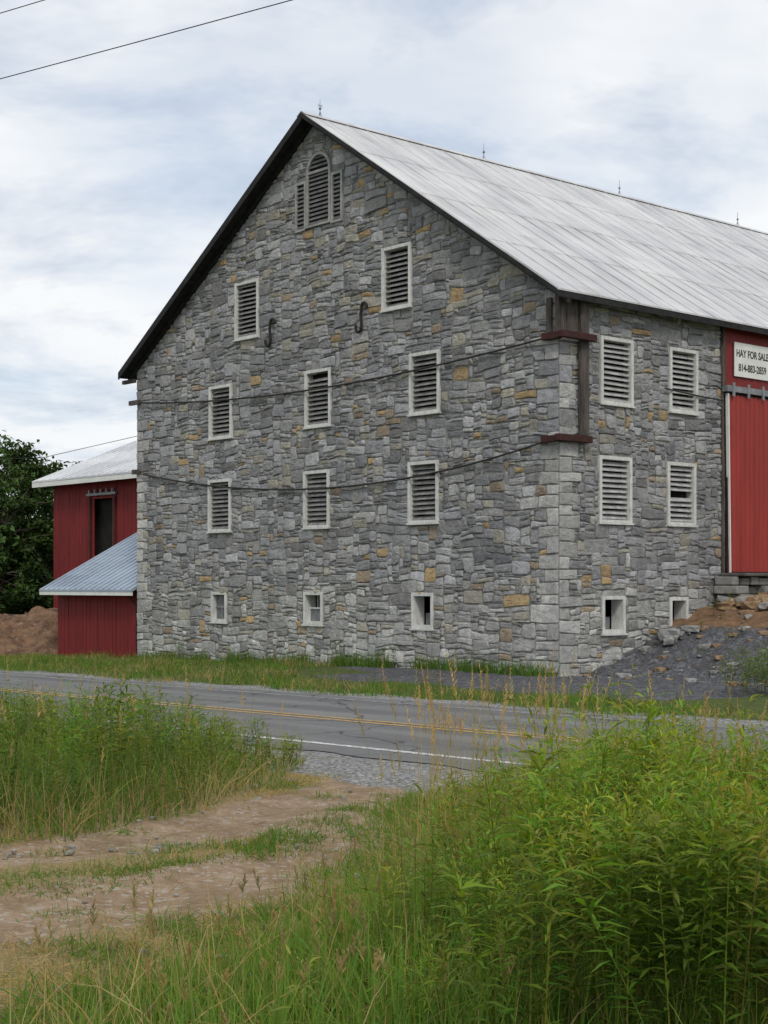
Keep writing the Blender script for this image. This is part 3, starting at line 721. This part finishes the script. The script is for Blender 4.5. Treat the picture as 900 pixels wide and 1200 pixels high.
def goldenrod(acc,x,y,H,c=(.15,.275,.032),M=56,lf=1.):
    n=len(x); z=hgt(x,y); a=rng.uniform(0,2*np.pi,n); l=np.abs(rng.normal(0,.19,n))
    d=np.stack([np.cos(a)*l,np.sin(a)*l,np.ones(n)],-1); d/=np.linalg.norm(d,axis=1,keepdims=True)
    base=np.stack([x,y,z],-1)
    pc=vcol(n,c,.32,.16)
    # a share of duller, yellowing plants
    du=rng.uniform(0,1,n)<.16; pc[du]=pc[du]*np.array([1.25,.88,1.5])
    acc.add(strips(base,d,H,np.full(n,.006),np.full(n,.06),(1,.8,.4),pc*np.array([.9,.6,.8])))
    sz=rng.uniform(.65,1.15,n)*lf
    for k in range(M):
        f=(k+rng.uniform(0,1,n))/M; f=.25+.76*f**.72
        pos=base+d*(H*f)[:,None]; hd=d.copy(); hd[:,2]=0
        pos=pos+hd*(.06*H*f*f)[:,None]; pos[:,2]-=.06*H*f*f*.8
        az=k*2.399+a+rng.normal(0,.5,n); el=rng.uniform(-.1,.75,n)+np.clip(f,0,1)**3*.55
        ld=np.stack([np.cos(az)*np.cos(el),np.sin(az)*np.cos(el),np.sin(el)],-1)+d*.2
        sh=np.where((rng.uniform(0,1,n)<.55)&(f>.5),rng.uniform(.01,.10,n),0.)
        pos=pos+ld*sh[:,None]
        LL=rng.uniform(.05,.095,n)*np.where(f>.9,.6,1.)*np.clip(H,.6,1.1)*sz
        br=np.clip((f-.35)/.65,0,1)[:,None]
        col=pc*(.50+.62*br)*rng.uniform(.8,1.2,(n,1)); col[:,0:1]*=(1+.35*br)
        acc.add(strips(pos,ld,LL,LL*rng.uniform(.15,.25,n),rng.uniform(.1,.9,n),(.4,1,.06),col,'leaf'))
def seedgrass(acc,x,y,H,c=(.42,.30,.15)):
    n=len(x); z=hgt(x,y); a=rng.uniform(0,2*np.pi,n); l=np.abs(rng.normal(0,.16,n))
    d=np.stack([np.cos(a)*l,np.sin(a)*l,np.ones(n)],-1); d/=np.linalg.norm(d,axis=1,keepdims=True)
    base=np.stack([x,y,z],-1); cc=vcol(n,c,.25,.08); dr=rng.uniform(.02,.14,n)
    acc.add(strips(base,d,H,np.full(n,.004),dr,(1,1,.8,.6),cc*np.array([.8,.9,.7])))
    for k in range(26):
        f=.80+.22*(k/26); pos=base+d*(H*f)[:,None]; hd=d.copy();hd[:,2]=0; pos=pos+hd*(dr*H*f*f)[:,None]; pos[:,2]-=dr*H*f*f*.8
        az=rng.uniform(0,6.28,n); ld=np.stack([np.cos(az)*.45,np.sin(az)*.45,np.ones(n)],-1)
        acc.add(strips(pos,ld,rng.uniform(.02,.05,n)*(1.3-k/26),np.full(n,.006),np.full(n,.2),(.5,1,.1),cc*rng.uniform(.8,1.3,(n,1)),'leaf'))
def pick(n,x0,x1,y0,y1,f,over=4):
    x=rng.uniform(x0,x1,n*over); y=rng.uniform(y0,y1,n*over); p=f(x,y); m_=rng.uniform(0,1,len(x))<p
    return x[m_][:n],y[m_][:n]
LBX=[-14,-6,-2.55,-1.76,-1.28,-.95,-.8]; LBY=[6.3,9.2,10.25,10.7,11.6,13.2,14.5]
def leftd(x,y): return np.where(x<-.8,y-np.interp(x,LBX,LBY)+.15*np.sin(x*5)+.1*np.sin(x*11),-1)
RBY=[0,4.5,5.9,6.9,7.6,8.9,11.1,12.5,13.6]; RBX=[-2.2,-1.6,-1.15,-.72,-.36,.04,.25,.5,1.0]
def rightd(x,y): return x-np.interp(y,RBY,RBX)+.08*np.sin(y*4.3)+.06*np.sin(y*9.1)
def nnf(x,y): return .694*x+.72*y
def clump(x,y,s=.9,o=0.):
    return .5+.5*np.sin(x*3.1*s+1.3*np.sin(y*2.3*s+o)+o)*np.cos(y*2.7*s+1.1*np.sin(x*1.9*s+o))
inR=lambda x,y,e=0.: ((rightd(x,y)>e)&(nnf(x,y)<9.9)&(y>5.0)&(x<.36*y+.8)).astype(float)
GT=lambda y:np.interp(y,[5,6,7,8,10,12],[1.15,1.0,.72,.40,.25,.15])
def gd(x,y): return np.clip((rightd(x,y)-GT(y)+.25*np.sin(y*3.1))/.8,0,1)
A=Acc()
x,y=pick(2100,-1.5,5.5,5.0,13.8,lambda x,y:inR(x,y)*gd(x,y)*(.30+.70*clump(x,y,.8)),over=8)
H=(1.60-.094*y)*(.66+.46*clump(x,y,1.1,.7))*rng.uniform(.72,1.14,len(x)); H*=np.interp(x/y,[0,.08,.14,.19,.25],[.92,1.0,1.14,1.30,1.18]); H=np.clip(H,.35,1.45)
H=np.where(y<6.2,np.minimum(H,1.0),H)*np.interp(gd(x,y),[0,.5,1],[.55,.8,1.])
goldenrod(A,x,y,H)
x,y=pick(27000,-1.8,6.5,4.9,13.8,lambda x,y:inR(x,y)*np.clip(1.2-gd(x,y)*1.02,.15,1)*(.4+.6*clump(x,y,1.4,2)),over=6)
H=np.clip((1.22-.070*y),.3,1)*rng.uniform(.4,1.1,len(x))*np.interp(rightd(x,y),[0,.4,1.0],[.28,.6,1])*np.interp(y,[5,6.5,8],[.6,.8,1.05])
grass(A,x,y,H,rng.uniform(.004,.009,len(x)),vcol(len(x),(.105,.20,.03),.35,.25),.30,.6,vcol(len(x),(.20,.30,.06),.3,.2))
x,y=pick(3200,-1.8,4.5,4.9,12,lambda x,y:inR(x,y)*np.clip(1-rightd(x,y)*.4,.12,1))
grass(A,x,y,rng.uniform(.15,.7,len(x)),rng.uniform(.003,.006,len(x)),vcol(len(x),(.42,.32,.16),.3,.1),.5,.6)
A.obj('roadside_weeds',M_leaf)
# left weeds
A=Acc()
inL=lambda x,y,e=0.: ((leftd(x,y)>e)&(nnf(x,y)<10.7)).astype(float)
x,y=pick(1350,-7.5,-.8,7,20,lambda x,y:inL(x,y,.25)*(.12+.88*clump(x,y,.7,1)),over=6)
H=(1.76-.068*y)*(.60+.46*clump(x,y,1.2,.3))*rng.uniform(.75,1.12,len(x))*np.where(x>-2.0,np.clip(.35+(-.9-x)*.6,.4,1),1)
goldenrod(A,x,y,np.clip(H,.25,1.3),(.12,.225,.03),M=42,lf=1.3)
x,y=pick(22000,-7.5,-.8,7,20,lambda x,y:inL(x,y)*(.4+.6*clump(x,y,1.2)))
H=(1.30-.057*y)*rng.uniform(.40,1.05,len(x))*np.where(x>-1.9,np.clip(.35+(-.9-x)*.6,.35,1),1)*np.clip(.30+leftd(x,y)/.9,.30,1)
grass(A,x,y,H,rng.uniform(.005,.010,len(x)),vcol(len(x),(.09,.175,.028),.35,.25),.35,.7,vcol(len(x),(.19,.27,.06),.3,.2))
x,y=pick(4200,-7.5,-.8,7,20,lambda x,y:inL(x,y)*np.clip(1.1-leftd(x,y)*.4,.2,1))
grass(A,x,y,rng.uniform(.15,.75,len(x)),rng.uniform(.004,.007,len(x)),vcol(len(x),(.38,.29,.14),.3,.1),.5,.7)
A.obj('roadside_weeds',M_leaf)
# seed heads
A=Acc()
x,y=pick(120,.0,1.4,8.2,12.5,lambda x,y:inR(x,y)); seedgrass(A,x,y,rng.uniform(.7,1.42,len(x))*np.clip(1.5-.055*y,.7,1.1))
x,y=pick(90,1.0,3.5,6.5,11,lambda x,y:inR(x,y)); seedgrass(A,x,y,rng.uniform(.8,1.25,len(x)))
x,y=pick(110,-6,-1,10,16,lambda x,y:inL(x,y)); seedgrass(A,x,y,rng.uniform(.55,1.1,len(x)))
x,y=pick(120,-1.4,1.5,5,8,lambda x,y:inR(x,y)*(1-gd(x,y))); seedgrass(A,x,y,rng.uniform(.25,.55,len(x)),(.34,.27,.14))
A.obj('seed_head_grass',M_leaf)
# driveway grass
A=Acc()
def free(x,y): return ((rightd(x,y)<.15)&(leftd(x,y)<.1)&(nnf(x,y)<10.4)&(y>4)).astype(float)
x,y=pick(17000,-4,0.6,5,14,lambda x,y:free(x,y)*np.clip(1.20-pdist(x,y,MED)/.30,0,1)*(clump(x,y,1.9)+.25*clump(x,y,6)>.42),over=8)
grass(A,x,y,rng.uniform(.03,.12,len(x)),rng.uniform(.004,.008,len(x)),vcol(len(x),(.115,.20,.035),.3,.3),.8,.7,prof=(1,.8,.1))
x,y=pick(34000,-5,0.8,4.4,14,lambda x,y:free(x,y)*np.clip((np.minimum(pdist(x,y,TR1),pdist(x,y,TR2))-.30-.20*clump(x,y,2.7,1))/.3,0.02,1),over=6)
cc=vcol(len(x),(.40,.31,.155),.35,.12); gsel=clump(x,y,1.7,3)+rng.normal(0,.15,len(x))>.74; cc[gsel]=vcol(gsel.sum(),(.12,.21,.035),.3,.2)
grass(A,x,y,rng.uniform(.03,.12,len(x))*(1+.5*gsel),rng.uniform(.003,.006,len(x)),cc,1.2,.8,prof=(1,.8,.1))
x,y=pick(11000,-2.0,.7,4.3,13,lambda x,y:((np.abs(rightd(x,y)+.06)<.34)&(nnf(x,y)<9.9)).astype(float)*(.25+.75*clump(x,y,2.2,2)))
grass(A,x,y,rng.uniform(.05,.24,len(x)),rng.uniform(.004,.007,len(x)),vcol(len(x),(.135,.225,.035),.35,.3),.7,.7)
tx=rng.uniform(-4,.3,60); ty=rng.uniform(6,13,60)
for a_,b_ in zip(tx,ty):
    if free(np.array([a_]),np.array([b_]))[0]:
        k=rng.integers(20,70); xx=a_+rng.normal(0,.07,k); yy=b_+rng.normal(0,.09,k); grass(A,xx,yy,rng.uniform(.02,.10,k),rng.uniform(.004,.007,k),vcol(k,(.12,.21,.03) if rng.uniform()<.7 else (.34,.27,.13),.3,.2),1.,.8,prof=(1,.8,.1))
A.obj('driveway_grass',M_leaf)
mb=MB()
for i in range(260):
    x_=random.uniform(-4,1.2); y_=random.uniform(5.5,15)
    if nnf(x_,y_)>11.2 or float(rightd(np.array([x_]),np.array([y_]))[0])>.3: continue
    s_=random.uniform(.008,.028); g_=random.uniform(.22,.42); rock(mb,(x_,y_,float(hgt(x_,y_))+.008),s_,(1.3,1,.7),i+900,(g_,g_*.93,g_*.84),1)
mb.obj('track_pebbles',M_stone)
# far verge grass
A=Acc()
def far(x,y):
    nn=nnf(x,y); q=(x-CX)*S[0]+(y-CY)*S[1]; t=(x-CX)*G[0]+(y-CY)*G[1]
    band=(nn>17.6+.25*np.sin(x*1.7))&(q<-.05)&(x<14)
    lim=np.interp(t,[2,5,7],[19.9,21.2,27])+.5*np.sin(x*2.1)
    return band*np.clip((lim-nn)/.6,0,1)*(.10+.90*clump(x,y,.9,1.5))
x,y=pick(46000,-16,14,14,46,far,over=8)
H=rng.uniform(.04,.16,len(x))*(1+1.7*clump(x,y,.6,4)**3)
cc=vcol(len(x),(.12,.205,.035),.35,.25); dr=rng.uniform(0,1,len(x))<.14+.55*(clump(x,y,.5,2)>.70); cc[dr]=vcol(dr.sum(),(.34,.28,.13),.3,.1)
grass(A,x,y,H,rng.uniform(.008,.016,len(x)),cc,.5,.5,prof=(1,.8,.1))
t=rng.uniform(-.2,15,3600); t=t[clump(t,t*.3,1.1)>.40]; qd=-np.abs(rng.normal(.08,.16,len(t)))-.05; x=CX+qd*S[0]+t*G[0]; y=CY+qd*S[1]+t*G[1]
grass(A,x,y,rng.uniform(.1,.45,len(x)),rng.uniform(.01,.02,len(x)),vcol(len(x),(.11,.19,.035),.3,.3),.4,.4,prof=(1,.8,.1))
A.obj('verge_grass',M_leaf)
A=Acc()
x,y=pick(420,-12,15,15,34,lambda x,y:far(x,y)*(clump(x,y,1.3)>.5),over=8); goldenrod(A,x,y,rng.uniform(.12,.42,len(x)),(.11,.20,.03),M=22,lf=1.6)
t=rng.uniform(0,15,90); t=t[clump(t,t*.7,.8,2)>.5]; qd=-rng.uniform(.1,.4,len(t)); goldenrod(A,CX+qd*S[0]+t*G[0],CY+qd*S[1]+t*G[1],rng.uniform(.2,.6,len(t)),(.11,.19,.03),M=24,lf=1.6)
x=rng.normal(6.4,.45,120); y=rng.normal(25.4,.5,120); goldenrod(A,x,y,rng.uniform(.35,.8,120),(.10,.20,.028),M=30,lf=1.5)
x=rng.normal(9.3,1.2,160); y=rng.normal(25.3,1.0,160); goldenrod(A,x,y,rng.uniform(.3,.8,160),(.10,.19,.028),M=30,lf=1.5)
x,y=pick(110,3,12,22,34,lambda x,y:(((x-CX)*G[0]+(y-CY)*G[1]<-.2)&((x-CX)*S[0]+(y-CY)*S[1]>.2)).astype(float)*(clump(x,y,1.6)>.6)); goldenrod(A,x,y,rng.uniform(.12,.35,len(x)),(.10,.19,.028),M=26,lf=1.5)
A.obj('verge_weeds',M_leaf)
# trees
def tree(name,x,y,H,R,seed,c=(.06,.11,.028),leaves=15000,ls=.12):
    r_=np.random.default_rng(seed); e=empty(name,(0,0,0)); z0=float(hgt(x,y))
    mb=MB(); top=Vector((x,y,z0+H*.62)); b0=Vector((x,y,z0-.2)); mid=Vector((x+.15,y-.1,z0+H*.3))
    mb.cone(b0,mid,.045*H*.6,.032*H*.6,10); mb.cone(mid,top,.032*H*.6,.012*H*.6,8)
    cent=[]
    for i in range(64):
        a=r_.uniform(0,6.28); el=r_.uniform(-.80,.92); rr=R*r_.uniform(.45,1.0)*(1-.35*max(el,0))
        p=Vector((x+math.cos(a)*rr*math.cos(el*.9),y+math.sin(a)*rr*math.cos(el*.9),z0+H*.52+el*H*.42+r_.normal()*.12))
        cent.append(p); st=mid.lerp(top,r_.uniform(.0,1.)); m2=st.lerp(p,.5)+Vector((0,0,.2)); mb.cone(st,m2,.05,.03,5); mb.cone(m2,p,.03,.012,5)
    mb.obj('trunk_and_limbs',M_bark,e)
    A=Acc(); per=leaves//len(cent)
    for p in cent:
        s_=r_.uniform(.09,.18)*H*.42; n=per; off=np.clip(r_.normal(size=(n,3)),-2,2)*np.array([s_,s_,s_*.7])*.75
        pos=np.array(p)[None]+off; d=r_.normal(size=(n,3)); d[:,2]-=.2
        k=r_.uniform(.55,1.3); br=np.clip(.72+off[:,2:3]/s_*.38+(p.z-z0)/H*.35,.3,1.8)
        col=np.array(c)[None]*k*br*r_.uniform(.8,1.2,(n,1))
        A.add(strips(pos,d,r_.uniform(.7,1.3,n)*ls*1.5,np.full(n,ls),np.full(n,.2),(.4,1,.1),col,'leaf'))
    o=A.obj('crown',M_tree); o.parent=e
tree('deciduous_tree',-15.3,60,8.7,3.5,1); tree('deciduous_tree',-20.5,64,8.6,3.6,2,(.065,.115,.03)); tree('deciduous_tree',-18,72,9.0,4,3,(.05,.09,.025))
tree('deciduous_tree',-13.4,64,7.6,3.0,4,(.06,.105,.025),12000); tree('deciduous_tree',-26,62,8.5,3.8,5); tree('deciduous_tree',-15.2,56.5,4.8,2.7,6,(.045,.085,.022),11000)
A=Acc(); n=60000
xx=rng.uniform(-170,-12,n)
yy=95+ (xx+12)*-.15+rng.normal(0,4,n); hh=5.5+1.5*np.sin(xx*.35)+1.2*np.sin(xx*.93+1)+.8*np.sin(xx*2.3)
zz=rng.uniform(0,1,n)**.8*hh-.5
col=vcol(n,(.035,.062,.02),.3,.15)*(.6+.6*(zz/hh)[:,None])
A.add(strips(np.stack([xx,yy,zz],-1),rng.normal(size=(n,3)),np.full(n,.7),np.full(n,.5),np.full(n,.2),(.4,1,.1),col,'leaf'))
A.obj('distant_trees',M_tree)
mb=MB(); K=90
for i in range(K+1):
    a=math.pi*(i/K)*1.4-.6; 
    for j in range(5):
        rr=900+j*160; h=[-2,15,35,45,40][j]*(1+.35*math.sin(a*5)+.2*math.sin(a*11+1)); mb.v.append((math.cos(a)*rr,math.sin(a)*rr,h))
for i in range(K):
    for j in range(4): o=i*5+j; mb.f.append((o,o+5,o+6,o+1))
mb.obj('hills',wm('forest_hill',(.035,.055,.03),(.06,.08,.045),.02,1,.2,1),smooth=True)
fe=empty('rail_fence'); mb=MB()
for i in range(9):
    x0=-30+i*2.2; y0=56-.35*i*1.0; mb.cone((x0,y0,-.7),(x0,y0,.85),.07,.06,6)
    if i<8:
        for z in(.2,.72): mb.cone((x0,y0,z),(x0+2.2,y0-.35,z),.05,.045,6)
mb.obj('posts_and_rails',M_oldwood,fe)
# power lines
dv=Vector((5.1,-3.4,0)).normalized(); p0=Vector((-6.2,24.9,0)); A0=p0-dv*32; B0=p0+dv*26
def pole(p):
    e=empty('utility_pole'); mb=MB(); z=float(hgt(p.x,p.y)); mb.cone((p.x,p.y,z-.5),(p.x,p.y,12.2),.16,.11,12)
    c=Vector((-dv.y,dv.x,0)); q1=Vector((p.x,p.y,10.1))-c*1.0; q2=Vector((p.x,p.y,10.1))+c*1.0; mb.cone(q1,q2,.06,.06,6)
    mb.cone(Vector((p.x,p.y,11.8)),Vector((p.x,p.y,11.8))+c*1.0,.05,.05,6)
    for s_ in(-.9,.9): mb.cone(Vector((p.x,p.y,10.12))+c*s_,Vector((p.x,p.y,10.35))+c*s_,.04,.03,6)
    mb.obj('pole_and_crossarm',M_bark,e)
pole(A0);pole(B0)
def wire(off,z,sag):
    c=Vector((-dv.y,dv.x,0)); pts=[]
    for i in range(41):
        u=i/40; p=A0.lerp(B0,u)+c*off; pts.append((p.x,p.y,z-4*sag*u*(1-u)))
    return curve('power_line',pts,.008,M_cable)
wire(0,10.35,.35); wire(.9,11.85,.3); 
curve('service_wire',[(*bl(11,19.0),8.45),(*bl(4,27.3),6.2),(*bl(-6,36),5.6)],.010,M_cable)
# ---------------------------------------------------------------- world & sun
w=bpy.data.worlds.new('World'); scene.world=w; w.use_nodes=True; nt=w.node_tree
bg=nt.nodes['Background']; out=nt.nodes['World Output']
EL,AZ=math.radians(46),math.radians(172)
sky=N(nt,'ShaderNodeTexSky',sky_type='NISHITA'); sky.sun_disc=False; sky.sun_elevation=EL; sky.sun_rotation=AZ
nt.links.new(sky.outputs[0],bg.inputs['Color']); bg.inputs['Strength'].default_value=.13
tc=N(nt,'ShaderNodeTexCoord'); sp=N(nt,'ShaderNodeSeparateXYZ'); nt.links.new(tc.outputs['Generated'],sp.inputs[0])
zc_=math_(nt,'ADD',math_(nt,'MAXIMUM',sp.outputs[2],0.),.20)
cb=N(nt,'ShaderNodeCombineXYZ'); nt.links.new(math_(nt,'DIVIDE',sp.outputs[0],zc_),cb.inputs[0]); nt.links.new(math_(nt,'DIVIDE',sp.outputs[1],zc_),cb.inputs[1])
mp=N(nt,'ShaderNodeMapping'); mp.inputs['Scale'].default_value=(1.25,1.25,1); mp.inputs['Location'].default_value=(2.3,.7,0); nt.links.new(cb.outputs[0],mp.inputs[0])
f1=noise(nt,mp.outputs[0],1.1,5,.52,.2); f2=noise(nt,mp.outputs[0],1.9,5,.62,.25)
cc=ramp(nt,f2,[(.34,(.60,.67,.78)),(.46,(.79,.84,.91)),(.56,(.96,.98,1.0))])
bg2=N(nt,'ShaderNodeBackground'); nt.links.new(cc,bg2.inputs['Color']); bg2.inputs['Strength'].default_value=.98
ms=N(nt,'ShaderNodeMixShader'); nt.links.new(ramp(nt,f1,[(.34,(.66,.66,.66)),(.52,(1,1,1))]),ms.inputs[0]); nt.links.new(bg.outputs[0],ms.inputs[1]); nt.links.new(bg2.outputs[0],ms.inputs[2]); nt.links.new(ms.outputs[0],out.inputs['Surface'])
sl=bpy.data.lights.new('sun','SUN'); sl.energy=1.5; sl.angle=math.radians(12); sl.color=(1,.95,.88)
so=bpy.data.objects.new('sun',sl); COL.objects.link(so)
dirv=Vector((math.sin(AZ)*math.cos(EL),math.cos(AZ)*math.cos(EL),math.sin(EL))); so.rotation_euler=dirv.to_track_quat('Z','Y').to_euler(); so.location=(0,0,30)
# ---------------------------------------------------------------- camera
cam=bpy.data.cameras.new('camera'); co=bpy.data.objects.new('camera',cam); COL.objects.link(co)
cam.sensor_fit='VERTICAL'; cam.sensor_height=36; cam.lens=54; cam.shift_y=85/1200; cam.clip_end=5000; cam.clip_start=.05
co.location=(0,0,1.8); co.rotation_euler=(math.radians(90),0,0); scene.camera=co
scene.view_settings.view_transform='Standard'; scene.view_settings.look='None'; scene.view_settings.exposure=0; scene.view_settings.gamma=1
